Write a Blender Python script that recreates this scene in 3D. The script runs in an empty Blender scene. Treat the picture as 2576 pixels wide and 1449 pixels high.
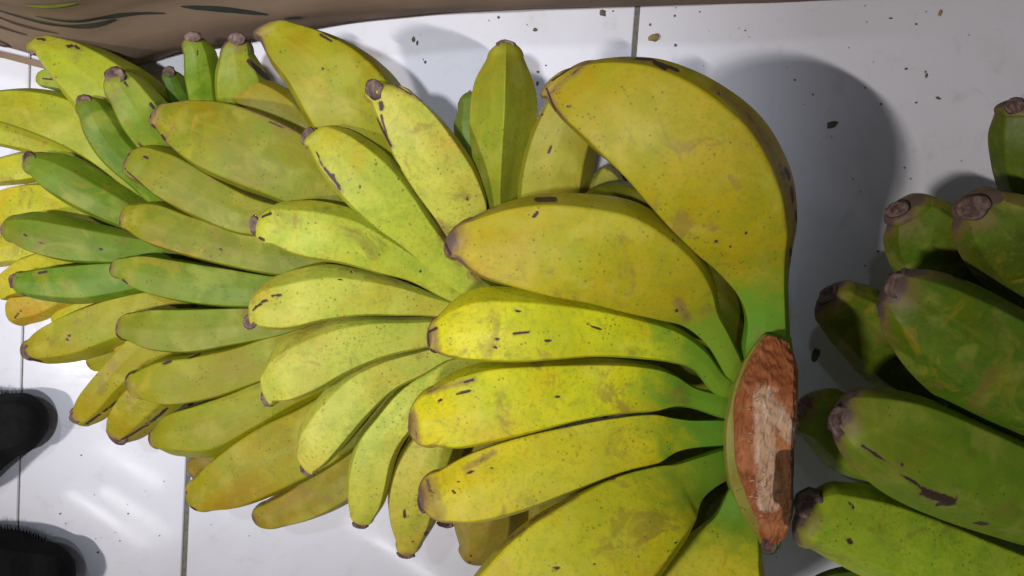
import bpy, math, random
import numpy as np
from mathutils import Vector, Matrix, noise as mnoise

random.seed(7); rng = np.random.default_rng(7)
R = math.radians
sc = bpy.context.scene
COL = sc.collection

# ------------------------------------------------------------------ camera
H = 0.536                       # metres from lens to floor
cam_d = bpy.data.cameras.new('camera'); cam = bpy.data.objects.new('camera', cam_d); COL.objects.link(cam)
cam_d.sensor_width = 36.0; cam_d.lens = 36.0 * 3022 / 4000
cam_d.clip_start = 0.01; cam_d.clip_end = 50
cam.location = (0, 0, H); cam.rotation_euler = (R(-4.0), 0, R(4.0))
sc.camera = cam
CAMP = np.array([0, 0, H]); CR = np.array(cam.rotation_euler.to_matrix())
FV = 3022 / 4000 * 2576         # focal length measured on a 2576-wide print of the photo

def ray(x, y):
    return CR @ np.array([(x - 1288) / FV, -(y - 724.5) / FV, -1.0])
def at(x, y, z):
    """the point at height z metres that a survey sighting (x, y) falls on"""
    d = ray(x, y); return CAMP + d * ((z - H) / d[2])

# ------------------------------------------------------------------ world + lamps
w = bpy.data.worlds.new('World'); sc.world = w; w.use_nodes = True
bg = w.node_tree.nodes['Background']; bg.inputs[0].default_value = (0.88, 0.92, 1.0, 1); bg.inputs[1].default_value = 0.085
sc.view_settings.view_transform = 'Standard'; sc.view_settings.look = 'None'
sc.view_settings.exposure = 0.12; sc.view_settings.gamma = 1

def lamp(name, direction, height, power, size, col, aim=(0, 0, 0.05), along=(1, -.6, 0)):
    d = bpy.data.lights.new(name, 'AREA'); d.shape = 'RECTANGLE'; d.size, d.size_y = size
    d.energy = power; d.color = col
    o = bpy.data.objects.new(name, d); COL.objects.link(o)
    p = Vector(aim) + Vector(direction) * (height / direction[2]); o.location = p
    zc = (p - Vector(aim)).normalized(); xc = Vector(along); xc = (xc - xc.dot(zc) * zc).normalized(); yc = zc.cross(xc)
    o.rotation_euler = Matrix((xc, yc, zc)).transposed().to_euler()
    return o
lamp('tube_lamp', (-0.70, -0.22, 1), 2.1, 16, (0.13, 0.03), (1.0, 0.96, 0.90))
lamp('tube_lamp', (-0.66, -0.24, 1), 2.1, 16, (0.13, 0.03), (1.0, 0.96, 0.90))
for mx, my, pw, ln in ((330, 1168, .34, .26), (275, 1305, .36, .34), (345, 1290, .36, .30), (1040, 1420, .6, .6)):   # weak extra tubes, added to put reflection streaks in the glaze
    P_ = at(mx, my, 0); d_ = (P_ - CAMP) / H; q_ = Vector(P_) + Vector((d_[0], d_[1], 1)) * 2.2
    lamp('tube_lamp', (d_[0], d_[1], 1), 2.2, pw, (ln, 0.022), (1.0, 1.0, 1.0), aim=tuple(P_))
def spot(name, loc, aim, power, col, size, rad=.03):
    d = bpy.data.lights.new(name, 'SPOT'); d.energy = power; d.color = col; d.shadow_soft_size = rad; d.spot_size = R(size); d.spot_blend = 1.0
    o = bpy.data.objects.new(name, d); COL.objects.link(o); o.location = loc
    o.rotation_euler = (Vector(aim) - o.location).to_track_quat('-Z', 'Y').to_euler()
spot('ceiling_spot', (-0.17, -0.14, 1.6), (-0.18, 0.08, 0), 62, (0.93, 0.97, 1.0), 28)
spot('ceiling_spot', (-0.40, 0.52, 1.6), (-0.16, 0.10, 0), 22, (0.78, 0.89, 1.0), 30)

# ------------------------------------------------------------------ helpers
def lin(c):
    return tuple(((v / 255) / 12.92 if v / 255 <= 0.04045 else ((v / 255 + 0.055) / 1.055) ** 2.4) for v in c)
def tag(o, label=None, cat=None, group=None, kind=None):
    for k, v in (('label', label), ('category', cat), ('group', group), ('kind', kind)):
        if v: o[k] = v
    return o
def empty(name, loc):
    o = bpy.data.objects.new(name, None); COL.objects.link(o); o.location = loc; o.empty_display_size = 0.02
    return o
def mesh_obj(name, V, F, mat, parent=None, attrs=None, smooth=True, color=None):
    me = bpy.data.meshes.new(name)
    V = np.asarray(V, dtype=float)
    if parent is not None:
        V = V - np.array(parent.matrix_basis.translation)
    me.from_pydata(V.tolist(), [], F)
    if smooth: me.polygons.foreach_set('use_smooth', [True] * len(me.polygons))
    for k, a in (attrs or {}).items():
        at_ = me.attributes.new(k, 'FLOAT', 'POINT'); at_.data.foreach_set('value', np.asarray(a, dtype=np.float32))
    me.materials.append(mat); me.update()
    o = bpy.data.objects.new(name, me); COL.objects.link(o)
    if parent is not None: o.parent = parent
    if color: o.color = color
    return o

class NT:
    def __init__(s, name, rough=0.5, spec=0.4):
        s.m = bpy.data.materials.new(name); s.m.use_nodes = True; s.t = s.m.node_tree; s.n = s.t.nodes
        s.b = s.n['Principled BSDF']; s.b.inputs['Roughness'].default_value = rough
        s.b.inputs['Specular IOR Level'].default_value = spec
        s.pos = s.n.new('ShaderNodeNewGeometry').outputs['Position']
    def link(s, a, b): s.t.links.new(a, b)
    def attr(s, name):
        a = s.n.new('ShaderNodeAttribute'); a.attribute_name = name; return a.outputs['Fac']
    def noise(s, scale, detail=4, rough=0.55, vec=None, dist=0):
        n = s.n.new('ShaderNodeTexNoise'); n.inputs['Scale'].default_value = scale; n.inputs['Detail'].default_value = detail
        n.inputs['Roughness'].default_value = rough; n.inputs['Distortion'].default_value = dist
        s.link(vec or s.pos, n.inputs['Vector']); return n.outputs['Fac']
    def ramp(s, fac, lo, hi):
        n = s.n.new('ShaderNodeMapRange'); n.interpolation_type = 'SMOOTHSTEP'
        n.inputs['From Min'].default_value = lo; n.inputs['From Max'].default_value = hi
        s.link(fac, n.inputs['Value']); return n.outputs['Result']
    def math(s, op, a, b=None):
        n = s.n.new('ShaderNodeMath'); n.operation = op
        for i, v in enumerate((a, b)):
            if v is None: continue
            if isinstance(v, (int, float)): n.inputs[i].default_value = v
            else: s.link(v, n.inputs[i])
        return n.outputs[0]
    def mix(s, fac, a, b, mode='MIX'):
        n = s.n.new('ShaderNodeMix'); n.data_type = 'RGBA'; n.blend_type = mode
        for sock, v in ((n.inputs[0], fac), (n.inputs[6], a), (n.inputs[7], b)):
            if isinstance(v, (int, float)): sock.default_value = v
            elif isinstance(v, tuple): sock.default_value = (*v[:3], 1)
            else: s.link(v, sock)
        return n.outputs[2]
    def bump(s, h, strength, dist):
        n = s.n.new('ShaderNodeBump'); n.inputs['Strength'].default_value = strength; n.inputs['Distance'].default_value = dist
        s.link(h, n.inputs['Height']); s.link(n.outputs[0], s.b.inputs['Normal'])
    def color(s, c): s.link(c, s.b.inputs['Base Color'])

# ------------------------------------------------------------------ materials
def banana_material():
    t = NT('banana_peel', 0.45, 0.16)
    oi = t.n.new('ShaderNodeObjectInfo')
    base = oi.outputs['Color']
    along, ridge, tip, green, mark, streak = (t.attr(k) for k in ('along', 'ridge', 'tip', 'green', 'mark', 'around'))
    # grain that runs along the finger
    cx = t.n.new('ShaderNodeCombineXYZ'); t.link(t.math('MULTIPLY', along, 3.0), cx.inputs[0]); t.link(t.math('MULTIPLY', streak, 26.0), cx.inputs[1])
    t.link(oi.outputs['Random'], cx.inputs[2])
    off = t.n.new('ShaderNodeVectorMath'); off.operation = 'ADD'; t.link(t.pos, off.inputs[0])
    r3 = t.n.new('ShaderNodeCombineXYZ')
    for i in range(3): t.link(oi.outputs['Random'], r3.inputs[i])
    t.link(r3.outputs[0], off.inputs[1]); P = off.outputs[0]
    big = t.noise(22, 3, .5, P); mid = t.noise(75, 5, .62, P, .4); fine = t.noise(420, 4, .65, P); grain = t.noise(1.6, 5, .6, cx.outputs[0])
    hs = t.n.new('ShaderNodeHueSaturation'); t.link(base, hs.inputs['Color']); hs.inputs['Hue'].default_value = 0.47; hs.inputs['Value'].default_value = 0.86; hs.inputs['Saturation'].default_value = 1.05
    c = t.mix(t.ramp(big, .46, .72), base, hs.outputs[0])
    hg = t.n.new('ShaderNodeHueSaturation'); t.link(base, hg.inputs['Color']); hg.inputs['Hue'].default_value = 0.528; hg.inputs['Value'].default_value = 0.74
    c = t.mix(t.math('MULTIPLY', t.ramp(mid, .42, .62), .62), c, hg.outputs[0])
    pale = t.mix(.30, base, (.50, .47, .11))
    c = t.mix(t.math('MULTIPLY', t.ramp(grain, .50, .75), .32), c, pale)
    c = t.mix(t.math('MULTIPLY', t.ramp(big, .30, .42), 0.0), c, (.4, .3, .1))
    c = t.mix(t.math('MULTIPLY', t.ramp(fine, .50, .66), .34), c, (.19, .17, .025))
    f2 = t.noise(950, 3, .7, P); c = t.mix(t.math('MULTIPLY', t.ramp(f2, .54, .70), .30), c, (.16, .13, .03))
    gg = t.noise(30, 4, .6, P, .5); c = t.mix(t.math('MULTIPLY', t.ramp(gg, .50, .66), .34), c, t.mix(.55, base, (.16, .34, .02)))
    og = t.noise(34, 5, .65, off.outputs[0], .9); c = t.mix(t.math('MULTIPLY', t.ramp(og, .56, .68), .30), c, (.50, .32, .03))
    md2 = t.noise(48, 3, .5, P, .3); c = t.mix(t.math('MULTIPLY', t.ramp(md2, .52, .68), .40), c, t.mix(.5, base, (.56, .52, .11)))
    gt = t.math('MULTIPLY', t.ramp(t.math('ADD', along, t.math('MULTIPLY', t.math('SUBTRACT', big, .5), .9)), .55, 1.0), .38)
    c = t.mix(gt, c, t.mix(1.0, c, (1.12, .80, .75), 'MULTIPLY'))
    # living green towards the neck
    g = t.math('MULTIPLY', t.ramp(t.math('ADD', green, t.math('MULTIPLY', t.math('SUBTRACT', mid, .5), .7)), .05, .60), 0.95)
    c = t.mix(g, c, (.115, .285, .022))
    # faint tan bruises
    br = t.noise(38, 4, .7, P, .8)
    c = t.mix(t.math('MULTIPLY', t.ramp(br, .55, .68), .55), c, (.22, .13, .035))
    ch = t.noise(9, 2, .5, P); c = t.mix(t.math('MULTIPLY', t.ramp(ch, .42, .62), .30), c, t.mix(.5, base, (.22, .26, .03)))
    # corky ridge scuffs, stronger towards the tip
    nz = t.noise(130, 5, .7, P)
    rd = t.math('ADD', t.math('MULTIPLY', ridge, .70), t.math('MULTIPLY', t.math('SUBTRACT', t.noise(70, 6, .8, P, .5), .5), 1.3))
    rd = t.math('ADD', rd, t.math('MULTIPLY', t.math('SUBTRACT', along, .7), .35))
    c = t.mix(t.math('MULTIPLY', t.ramp(rd, .54, .80), .72), c, (.12, .072, .045))
    # brown tip
    tp = t.math('ADD', tip, t.math('MULTIPLY', t.math('SUBTRACT', nz, .5), .75))
    c = t.mix(t.math('MULTIPLY', t.ramp(tp, .25, .62), .55), c, (.22, .12, .05))
    c = t.mix(t.math('MULTIPLY', t.ramp(tp, .62, .95), .92), c, (.11, .070, .062))
    # pin-prick specks
    vo = t.n.new('ShaderNodeTexVoronoi'); vo.inputs['Scale'].default_value = 95; t.link(P, vo.inputs['Vector'])
    sp = t.math('MULTIPLY', t.ramp(vo.outputs['Distance'], .11, .05), t.ramp(t.noise(30, 2, .5, P), .58, .62))
    c = t.mix(t.math('MULTIPLY', sp, .5), c, (.08, .045, .02))
    vf = t.n.new('ShaderNodeTexVoronoi'); vf.inputs['Scale'].default_value = 310; t.link(P, vf.inputs['Vector'])
    fr = t.math('MULTIPLY', t.ramp(vf.outputs['Distance'], .26, .08), t.ramp(t.noise(60, 3, .6, P), .44, .60))
    c = t.mix(t.math('MULTIPLY', fr, .62), c, (.10, .06, .02))
    bz = t.math('ADD', t.attr('pale'), t.math('MULTIPLY', t.math('SUBTRACT', t.noise(110, 6, .8, P, .6), .5), 1.3))
    c = t.mix(t.math('MULTIPLY', t.ramp(bz, .30, .85), .60), c, (.24, .13, .055))
    c = t.mix(t.math('MULTIPLY', t.ramp(bz, .88, 1.12), .85), c, (.075, .04, .028))
    # scars of known place
    mk = t.math('ADD', mark, t.math('MULTIPLY', t.math('SUBTRACT', t.noise(260, 5, .75, P), .5), .95))
    c = t.mix(t.math('MULTIPLY', t.ramp(mk, .20, .55), .55), c, (.20, .12, .05))
    c = t.mix(t.math('MULTIPLY', t.ramp(mk, .48, .62), .92), c, (.040, .022, .022))
    t.color(c)
    t.bump(t.math('ADD', t.math('MULTIPLY', fine, .5), t.math('ADD', mid, t.math('MULTIPLY', mark, -.8))), .22, .0012)
    rr = t.math('ADD', t.math('MULTIPLY', mid, .25), .33); t.link(rr, t.b.inputs['Roughness'])
    t.b.inputs['Sheen Weight'].default_value = 0.0; t.b.inputs['Sheen Tint'].default_value = (.70, .9, 1, 1); t.b.inputs['Sheen Roughness'].default_value = .5
    return t.m
M_BAN = banana_material()

def cork_material():
    t = NT('dried_blossom_end', .75, .2)
    n = t.noise(260, 5, .7); v = t.noise(90, 3, .5)
    c = t.mix(t.ramp(n, .35, .7), (.095, .055, .048), (.25, .165, .14)); c = t.mix(t.ramp(v, .55, .72), c, (.045, .028, .026))
    t.color(c); t.bump(n, .8, .0016); return t.m
M_CORK = cork_material()

def cut_material():
    t = NT('oxidised_cut', .7, .25)
    mp = t.n.new('ShaderNodeMapping'); mp.inputs['Scale'].default_value = (1.0, .22, 1.0); mp.inputs['Rotation'].default_value = (0, 0, R(80)); t.link(t.pos, mp.inputs[0])
    fib = t.noise(420, 6, .75, mp.outputs[0], .5); bl = t.noise(60, 4, .6)
    c = t.mix(t.ramp(bl, .35, .65), (.34, .10, .032), (.56, .22, .095))
    pale = t.math('ADD', t.attr('pale'), t.math('MULTIPLY', t.math('SUBTRACT', t.noise(140, 5, .75), .5), .9))
    c = t.mix(t.math('MULTIPLY', t.ramp(pale, .42, .72), .85), c, (.68, .44, .29))
    c = t.mix(t.math('MULTIPLY', t.math('MULTIPLY', t.ramp(fib, .5, .66), t.ramp(pale, .25, .6)), .65), c, (.85, .66, .54))
    dk = t.math('ADD', t.attr('mark'), t.math('MULTIPLY', t.math('SUBTRACT', bl, .5), .3))
    c = t.mix(t.math('MULTIPLY', t.ramp(dk, .42, .50), .88), c, (.10, .045, .018))
    c = t.mix(t.math('MULTIPLY', t.ramp(t.noise(200, 4, .7), .62, .72), .6), c, (.12, .05, .03))
    t.color(c); t.bump(t.math('ADD', fib, t.math('MULTIPLY', dk, -1.0)), .9, .002); return t.m
M_CUT = cut_material()

def simple(name, col, rough=.6, spec=.3, scale=120, amt=.3, bump=.3, dist=.001):
    t = NT(name, rough, spec); n = t.noise(scale, 5, .65)
    c = t.mix(t.math('MULTIPLY', t.ramp(n, .3, .7), amt), col, tuple(v * .4 for v in col)); t.color(c); t.bump(n, bump, dist); return t.m

def tile_material():
    t = NT('glazed_tile', .16, .30)
    n = t.noise(6, 4, .6); f = t.noise(55, 6, .75, None, .6); sm = t.noise(14, 5, .7, None, 1.2)
    c = t.mix(t.math('MULTIPLY', t.ramp(n, .3, .7), .5), (.74, .725, .80), (.68, .665, .73))
    c = t.mix(t.math('MULTIPLY', t.ramp(f, .52, .78), .34), c, (.44, .42, .39))
    dz = t.noise(3.5, 5, .7, None, 1.0); c = t.mix(t.math('MULTIPLY', t.ramp(dz, .50, .70), .22), c, (.46, .44, .42))
    vo = t.n.new('ShaderNodeTexVoronoi'); vo.inputs['Scale'].default_value = 60; t.link(t.pos, vo.inputs['Vector'])
    sp = t.math('MULTIPLY', t.ramp(vo.outputs['Distance'], .045, .03), t.ramp(t.noise(17, 2, .5), .52, .6))
    c = t.mix(t.math('MULTIPLY', sp, .75), c, (.12, .10, .09))
    t.color(c); t.link(t.math('ADD', t.math('MULTIPLY', t.ramp(sm, .35, .8), .06), .05), t.b.inputs['Roughness'])
    t.bump(t.noise(9, 2, .5, None, .4), .012, .004); return t.m
M_TILE = tile_material()
M_GROUT = simple('grout', (.20, .185, .165), .9, .1, 300, .6, .5)
M_BLACK = simple('black_rubber', (.012, .012, .013), .9, .12, 220, .5, .5)
M_PINK = simple('pink_rubber', (.55, .16, .17))

def card_material():
    t = NT('brown_card', .8, .15)
    mp = t.n.new('ShaderNodeMapping'); mp.inputs['Scale'].default_value = (.12, 1, 1); t.link(t.pos, mp.inputs[0])
    n = t.noise(60, 5, .65, mp.outputs[0], .4); b = t.noise(9, 4, .6)
    c = t.mix(t.ramp(n, .25, .8), (.25, .17, .115), (.29, .20, .14)); c = t.mix(t.math('MULTIPLY', t.ramp(b, .4, .7), .5), c, (.15, .10, .075))
    t.color(c); t.bump(n, .2, .001); return t.m
M_CARD = card_material()
M_INK = simple('dark_green_ink', (.045, .05, .04), .7, .2)
M_FADED = simple('faded_ink', (.085, .062, .045), .8, .1, 60, .5)
M_LIME = simple('lime_ink', (.33, .40, .06), .7, .2)
M_FLAKE = simple('dry_peel_flake', (.36, .27, .10), .8, .1, 200, .7)
M_FLAKE2 = simple('dark_peel_flake', (.16, .125, .10), .8, .1, 200, .5)

# ------------------------------------------------------------------ floor
floor = empty('floor', (0, 0, 0)); tag(floor, kind='structure')
def slab(name, x0, x1, y0, y1, z0, z1, mat, parent, bev=.0007):
    V = [(x0, y0, z0), (x1, y0, z0), (x1, y1, z0), (x0, y1, z0),
         (x0, y0, z1 - bev), (x1, y0, z1 - bev), (x1, y1, z1 - bev), (x0, y1, z1 - bev),
         (x0 + bev, y0 + bev, z1), (x1 - bev, y0 + bev, z1), (x1 - bev, y1 - bev, z1), (x0 + bev, y1 - bev, z1)]
    F = [(3, 2, 1, 0), (8, 9, 10, 11)]
    for i in range(4):
        j = (i + 1) % 4; F += [(i, j, j + 4, i + 4), (i + 4, j + 4, j + 8, i + 8)]
    return mesh_obj(name, V, F, mat, parent, smooth=False)
slab('grout_bed', -1.6, 1.6, -1.4, 1.4, -.02, -.0012, M_GROUT, floor, .0001)
xj1 = at(66, 500, 0)[0]; xj2 = at(470, 1250, 0)[0]; xj3 = at(1600, 80, 0)[0]
g = .0018; h_ = .0005
cols = [(-1.2, xj1 - .3 - g, .05), (xj1 - .3 + g, xj1 - h_, .02), (xj1 + h_, xj2 - g, .04), (xj2 + g, xj3 - g, .0), (xj3 + g, xj3 + .3 - g, -.36), (xj3 + .3 + g, 1.2, -.36)]
for x0, x1, yo in cols:
    for y0, y1 in ((-1.2, -.6), (-.6, 0), (0, .6), (.6, 1.2)):
        slab('tile', x0, x1, yo + y0 + g, yo + y1 - g, -.012, 0, M_TILE, floor)

# ------------------------------------------------------------------ finger builder
def chaikin(P, n):
    P = np.array(P, float)
    for _ in range(n):
        Q = np.roll(P, -1, axis=0); A = P * .75 + Q * .25; B = P * .25 + Q * .75
        P = np.empty((len(A) * 2, P.shape[1])); P[0::2] = A; P[1::2] = B
    return P
def section(fl, fr, n=3, peak=.78, sh=.70):
    # columns: u, v, ridge-ness
    P = [(-1, -.10, .25), (-1 + 2 * fl, sh, 1), (0.0 + (fl - fr), peak, 0), (1 - 2 * fr, sh, 1), (1, -.10, .25), (.55, -.95, .2), (-.55, -.95, .2)]
    P = np.array(P); Q = []
    for i in range(len(P)):
        a, b = P[i], P[(i + 1) % len(P)]; Q += [a, a * .87 + b * .13, a * .13 + b * .87]
        for k in (-1, -2): Q[k] = np.r_[Q[k][:2], Q[k][2] * .3]
    S = chaikin(Q, n - 1)
    u = S[:, 0]; mid = (u.max() + u.min()) / 2; S[:, 0] = (u - mid) / ((u.max() - u.min()) / 2)
    return S
def cat(P, ts):
    P = np.array(P, float); n = len(P); out = []
    for t in ts:
        s = t * (n - 1); i = min(int(s), n - 2); f = s - i
        p0 = P[max(i - 1, 0)] if i > 0 else 2 * P[0] - P[1]; p1 = P[i]; p2 = P[i + 1]; p3 = P[i + 2] if i + 2 < n else 2 * P[n - 1] - P[n - 2]
        out.append(.5 * ((2 * p1) + (-p0 + p2) * f + (2 * p0 - 5 * p1 + 4 * p2 - p3) * f * f + (-p0 + 3 * p1 - 3 * p2 + p3) * f ** 3))
    return np.array(out)
def segd(X, Y, m):
    if len(m) == 3: x1, y1, r = m; x2, y2 = x1, y1
    else: x1, y1, x2, y2, r = m
    dx, dy = x2 - x1, y2 - y1; L = dx * dx + dy * dy + 1e-9
    s = np.clip(((X - x1) * dx + (Y - y1) * dy) / L, 0, 1)
    return np.hypot(X - x1 - s * dx, Y - y1 - s * dy) / r

def tube(name, st, tip, z, mat, parent, side=(.16, .12), th=.86, rings=80, sub=3, marks=(), pales=(), color=None,
         brown=1.0, green=0.0, greenlen=.3, rough=0.0, peak=.78, sh=.70, lump=.018, roundness=.12, z2=None):
    st = np.array(st, float)                       # rows: xL yL xR yR, from the stalk to the tip
    ts = np.linspace(0, 1, rings); S = cat(st, ts)
    cen = (S[:, :2] + S[:, 2:]) / 2; hw = np.hypot(*(S[:, 2:] - S[:, :2]).T) / 2
    d = (S[:, 2:] - S[:, :2]) / (2 * hw[:, None])
    tx, ty, tr = tip; nt = 16
    w_end = hw[-1]; lastc = cen[-1]
    cs, ds, ws = [], [], []
    for k in range(1, nt + 1):
        ph = k / nt * (math.pi / 2 if tr <= 0 else math.acos(min(.98, tr / w_end)))
        sn = math.sin(ph) / (1 if tr <= 0 else math.sin(math.acos(min(.98, tr / w_end))))
        cs.append(lastc + (np.array([tx, ty]) - lastc) * sn); ws.append(max(w_end * math.cos(ph), .6)); ds.append(d[-1])
    cen = np.vstack([cen, cs]); hw = np.r_[hw, ws]; d = np.vstack([d, ds])
    # arc length
    seg = np.hypot(*np.diff(cen, axis=0).T); al = np.r_[0, np.cumsum(seg)]; al /= al[-1]
    zb, zm, zt = z
    zz = zb * (1 - al) * (1 - 2 * al) + 4 * zm * al * (1 - al) + zt * al * (2 * al - 1)
    SEC = section(*side, sub, peak, sh); n = len(SEC)
    ang = np.arctan2(SEC[:, 1] + .05, SEC[:, 0]); CIR = np.stack([np.cos(ang), np.sin(ang) * .92], 1)
    C3 = np.array([at(cen[i, 0], cen[i, 1], zz[i]) for i in range(len(cen))])
    T3 = np.gradient(C3, axis=0); T3 /= np.linalg.norm(T3, axis=1)[:, None]
    fwd = CR @ np.array([0, 0, -1.0])
    seed = random.random() * 50
    V = []; PX = []; AL = []; RG = []; AR = []; TP = []; GR = []
    for i in range(len(cen)):
        depth = (C3[i] - CAMP) @ fwd
        Uv = CR @ np.array([d[i, 0], -d[i, 1], 0]) * (hw[i] / FV * depth)
        D = CAMP - C3[i]; D /= np.linalg.norm(D); Uv = Uv - (Uv @ D) * D; rad = np.linalg.norm(Uv)
        Un = Uv / rad; T = T3[i] - (T3[i] @ Un) * Un; T /= np.linalg.norm(T)
        # near the tip the tangent may swing up; keep the section facing mostly along the finger
        W = D - (D @ Un) * Un
        Wt = W - (W @ T) * T
        W = Wt if np.linalg.norm(Wt) > .5 else W
        W /= np.linalg.norm(W)
        k = roundness + (1 - roundness) * max(0, (al[i] - .86) / .14) * .7 + (1 - roundness) * max(0, (.16 - al[i]) / .16) * .6
        sx = SEC[:, :2] * (1 - k) + CIR * k
        sx[:, 0] /= np.abs(sx[:, 0]).max()
        lum = np.array([mnoise.noise((sx[j, 0] * 1.1 + seed, sx[j, 1] * 1.1, al[i] * 5)) for j in range(n)]) * lump * 2
        P = C3[i] + (sx[:, 0] * (1 + lum * .4))[:, None] * Uv + ((sx[:, 1] * (1 + lum)) * rad * th)[:, None] * W
        if rough:
            P = P + np.array([mnoise.noise((p[0] * 260, p[1] * 260, p[2] * 260)) + .6 * mnoise.noise((p[0] * 900, p[1] * 420, 3)) for p in P])[:, None] * rough * W
        V.append(P); PX.append(np.stack([cen[i, 0] + sx[:, 0] * d[i, 0] * hw[i], cen[i, 1] + sx[:, 0] * d[i, 1] * hw[i], sx[:, 1]], 1))
        AL.append(np.full(n, al[i])); RG.append(SEC[:, 2] ** 2 * (1 - k * .3)); AR.append(np.linspace(0, 1, n, endpoint=False))
        endpx = np.hypot(*(PX[-1][:, :2] - np.array([tx, ty])).T) / max(hw[:rings].max(), 1)
        rimf = np.clip((np.abs(sx[:, 0]) - .70) / .24, 0, 1) * np.clip(1.15 - endpx / 1.5, 0, 1) * .95 * brown * (al[i] > .6)
        TP.append(rimf + np.clip(1 - endpx / .62, 0, 1) * brown + np.clip((al[i] - .95) / .05, 0, 1) * .4 * brown)
        GR.append(np.full(n, green * np.clip(1 - al[i] / greenlen, 0, 1)))
    m = len(cen); V = np.vstack(V); PX = np.vstack(PX)
    # end points
    V = np.vstack([V, V[:n].mean(0), V[(m - 1) * n:].mean(0)]); PX = np.vstack([PX, PX[:n].mean(0), PX[(m - 1) * n:].mean(0)])
    ex = lambda A: np.r_[np.concatenate(A), A[0].mean(), A[-1].mean()]
    mark = np.zeros(len(V)); pale = np.zeros(len(V)); topf = np.clip((PX[:, 2] + .35) / .3, 0, 1)
    for q in marks: mark = np.maximum(mark, np.clip(1.15 - .9 * segd(PX[:, 0], PX[:, 1], q), 0, 1) * topf)
    for q in pales: pale = np.maximum(pale, np.clip(1.0 - .5 * segd(PX[:, 0], PX[:, 1], q), 0, 1) ** .8 * topf)
    F = []
    flip = (np.cross(CR @ np.array([d[0, 0], -d[0, 1], 0]), C3[1] - C3[0]) @ np.array([0, 0, 1])) < 0
    for i in range(m - 1):
        for j in range(n):
            a, b = i * n + j, i * n + (j + 1) % n; q = (a, b, b + n, a + n)
            F.append(q if not flip else q[::-1])
    for j in range(n):
        q = (m * n, (j + 1) % n, j); q2 = (m * n + 1, (m - 1) * n + j, (m - 1) * n + (j + 1) % n)
        F.append(q if not flip else q[::-1]); F.append(q2 if not flip else q2[::-1])
    o = mesh_obj(name, V, F, mat, parent, dict(along=ex(AL), ridge=ex(RG), around=ex(AR), tip=ex(TP), green=ex(GR), mark=mark, pale=pale), color=color)
    o['_z_tip'] = float(zz[-1]); del o['_z_tip']
    return o, zz, hw

def cap(x, y, ra, rb, ang, z, parent, tilt=(0, 0), name='blossom_end'):
    """rough corky nub, ra x rb sighting units, long axis at ang degrees in the photo sense; z = height of its middle"""
    n, m = 22, 9; V = []; F = []; s = random.random() * 40
    c = at(x, y, z); fwd = CR @ np.array([0, 0, -1.0]); k = ((c - CAMP) @ fwd) / FV
    ca, sa = math.cos(R(ang)), math.sin(R(ang))
    A = CR @ np.array([ca, -sa, 0]) * ra * k; B = CR @ np.array([-sa, -ca, 0]) * rb * k
    D = CAMP - c; D /= np.linalg.norm(D); hgt = (ra + rb) * .50 * k
    prof = [(1.0, -1.0), (1.04, -.4), (1.0, .1), (.95, .38), (.86, .50), (.74, .50), (.55, .36), (.34, .30), (.15, .38)]
    for (r_, zz) in prof:
        for j in range(n):
            a = 2 * math.pi * j / n; q = 1 + .16 * mnoise.noise((math.cos(a) * 1.6 + s, math.sin(a) * 1.6, zz)) + .05 * random.uniform(-1, 1)
            V.append(c + A * math.cos(a) * r_ * q + B * math.sin(a) * r_ * q + D * hgt * (zz * .9 + .12 * mnoise.noise((math.cos(a) * 2, math.sin(a) * 2 + s, r_ * 3))))
    for i in range(m - 1):
        for j in range(n): F.append((i * n + j, i * n + (j + 1) % n, (i + 1) * n + (j + 1) % n, (i + 1) * n + j))
    V.append(c + D * hgt * .3); e = len(V) - 1
    for j in range(n): F.append(((m - 1) * n + j, (m - 1) * n + (j + 1) % n, e))
    return mesh_obj(name, V, F, M_CORK, parent)

def hand(label, cat_, group, origin, fingers, E, default):
    root = empty('banana_hand', at(*origin)); tag(root, label, cat_, group)
    bpy.context.view_layer.update()
    for f in fingers:
        p = dict(default); p.update(f)
        cc = p.pop('c'); cc = (cc[0], cc[1], cc[2] * p.pop('blue', .55)); col = tuple(min(v / E, .85) for v in lin(cc)) + (1,)
        cpo = p.pop('capout', 3); caps = p.pop('cap', None); lab = p.pop('label', None); hi = p.pop('caph', .68)
        o, zz, hw = tube('banana', p.pop('st'), p.pop('tip'), p.pop('z'), M_BAN, root, color=col, **p)
        if lab: o['label'] = lab
        if caps:
            x, y, ra, rb, ang = caps
            lx = (f['st'][-1][0] + f['st'][-1][2]) / 2; ly = (f['st'][-1][1] + f['st'][-1][3]) / 2; ll = math.hypot(x - lx, y - ly) + 1e-6; sh = cpo; x += (x - lx) / ll * sh; y += (y - ly) / ll * sh
            k = (H - zz[-1]) / FV
            c = cap(x, y, ra, rb, ang, zz[-1] + hw[-1] * k * hi, root)
            c.parent = o
    return root

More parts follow.
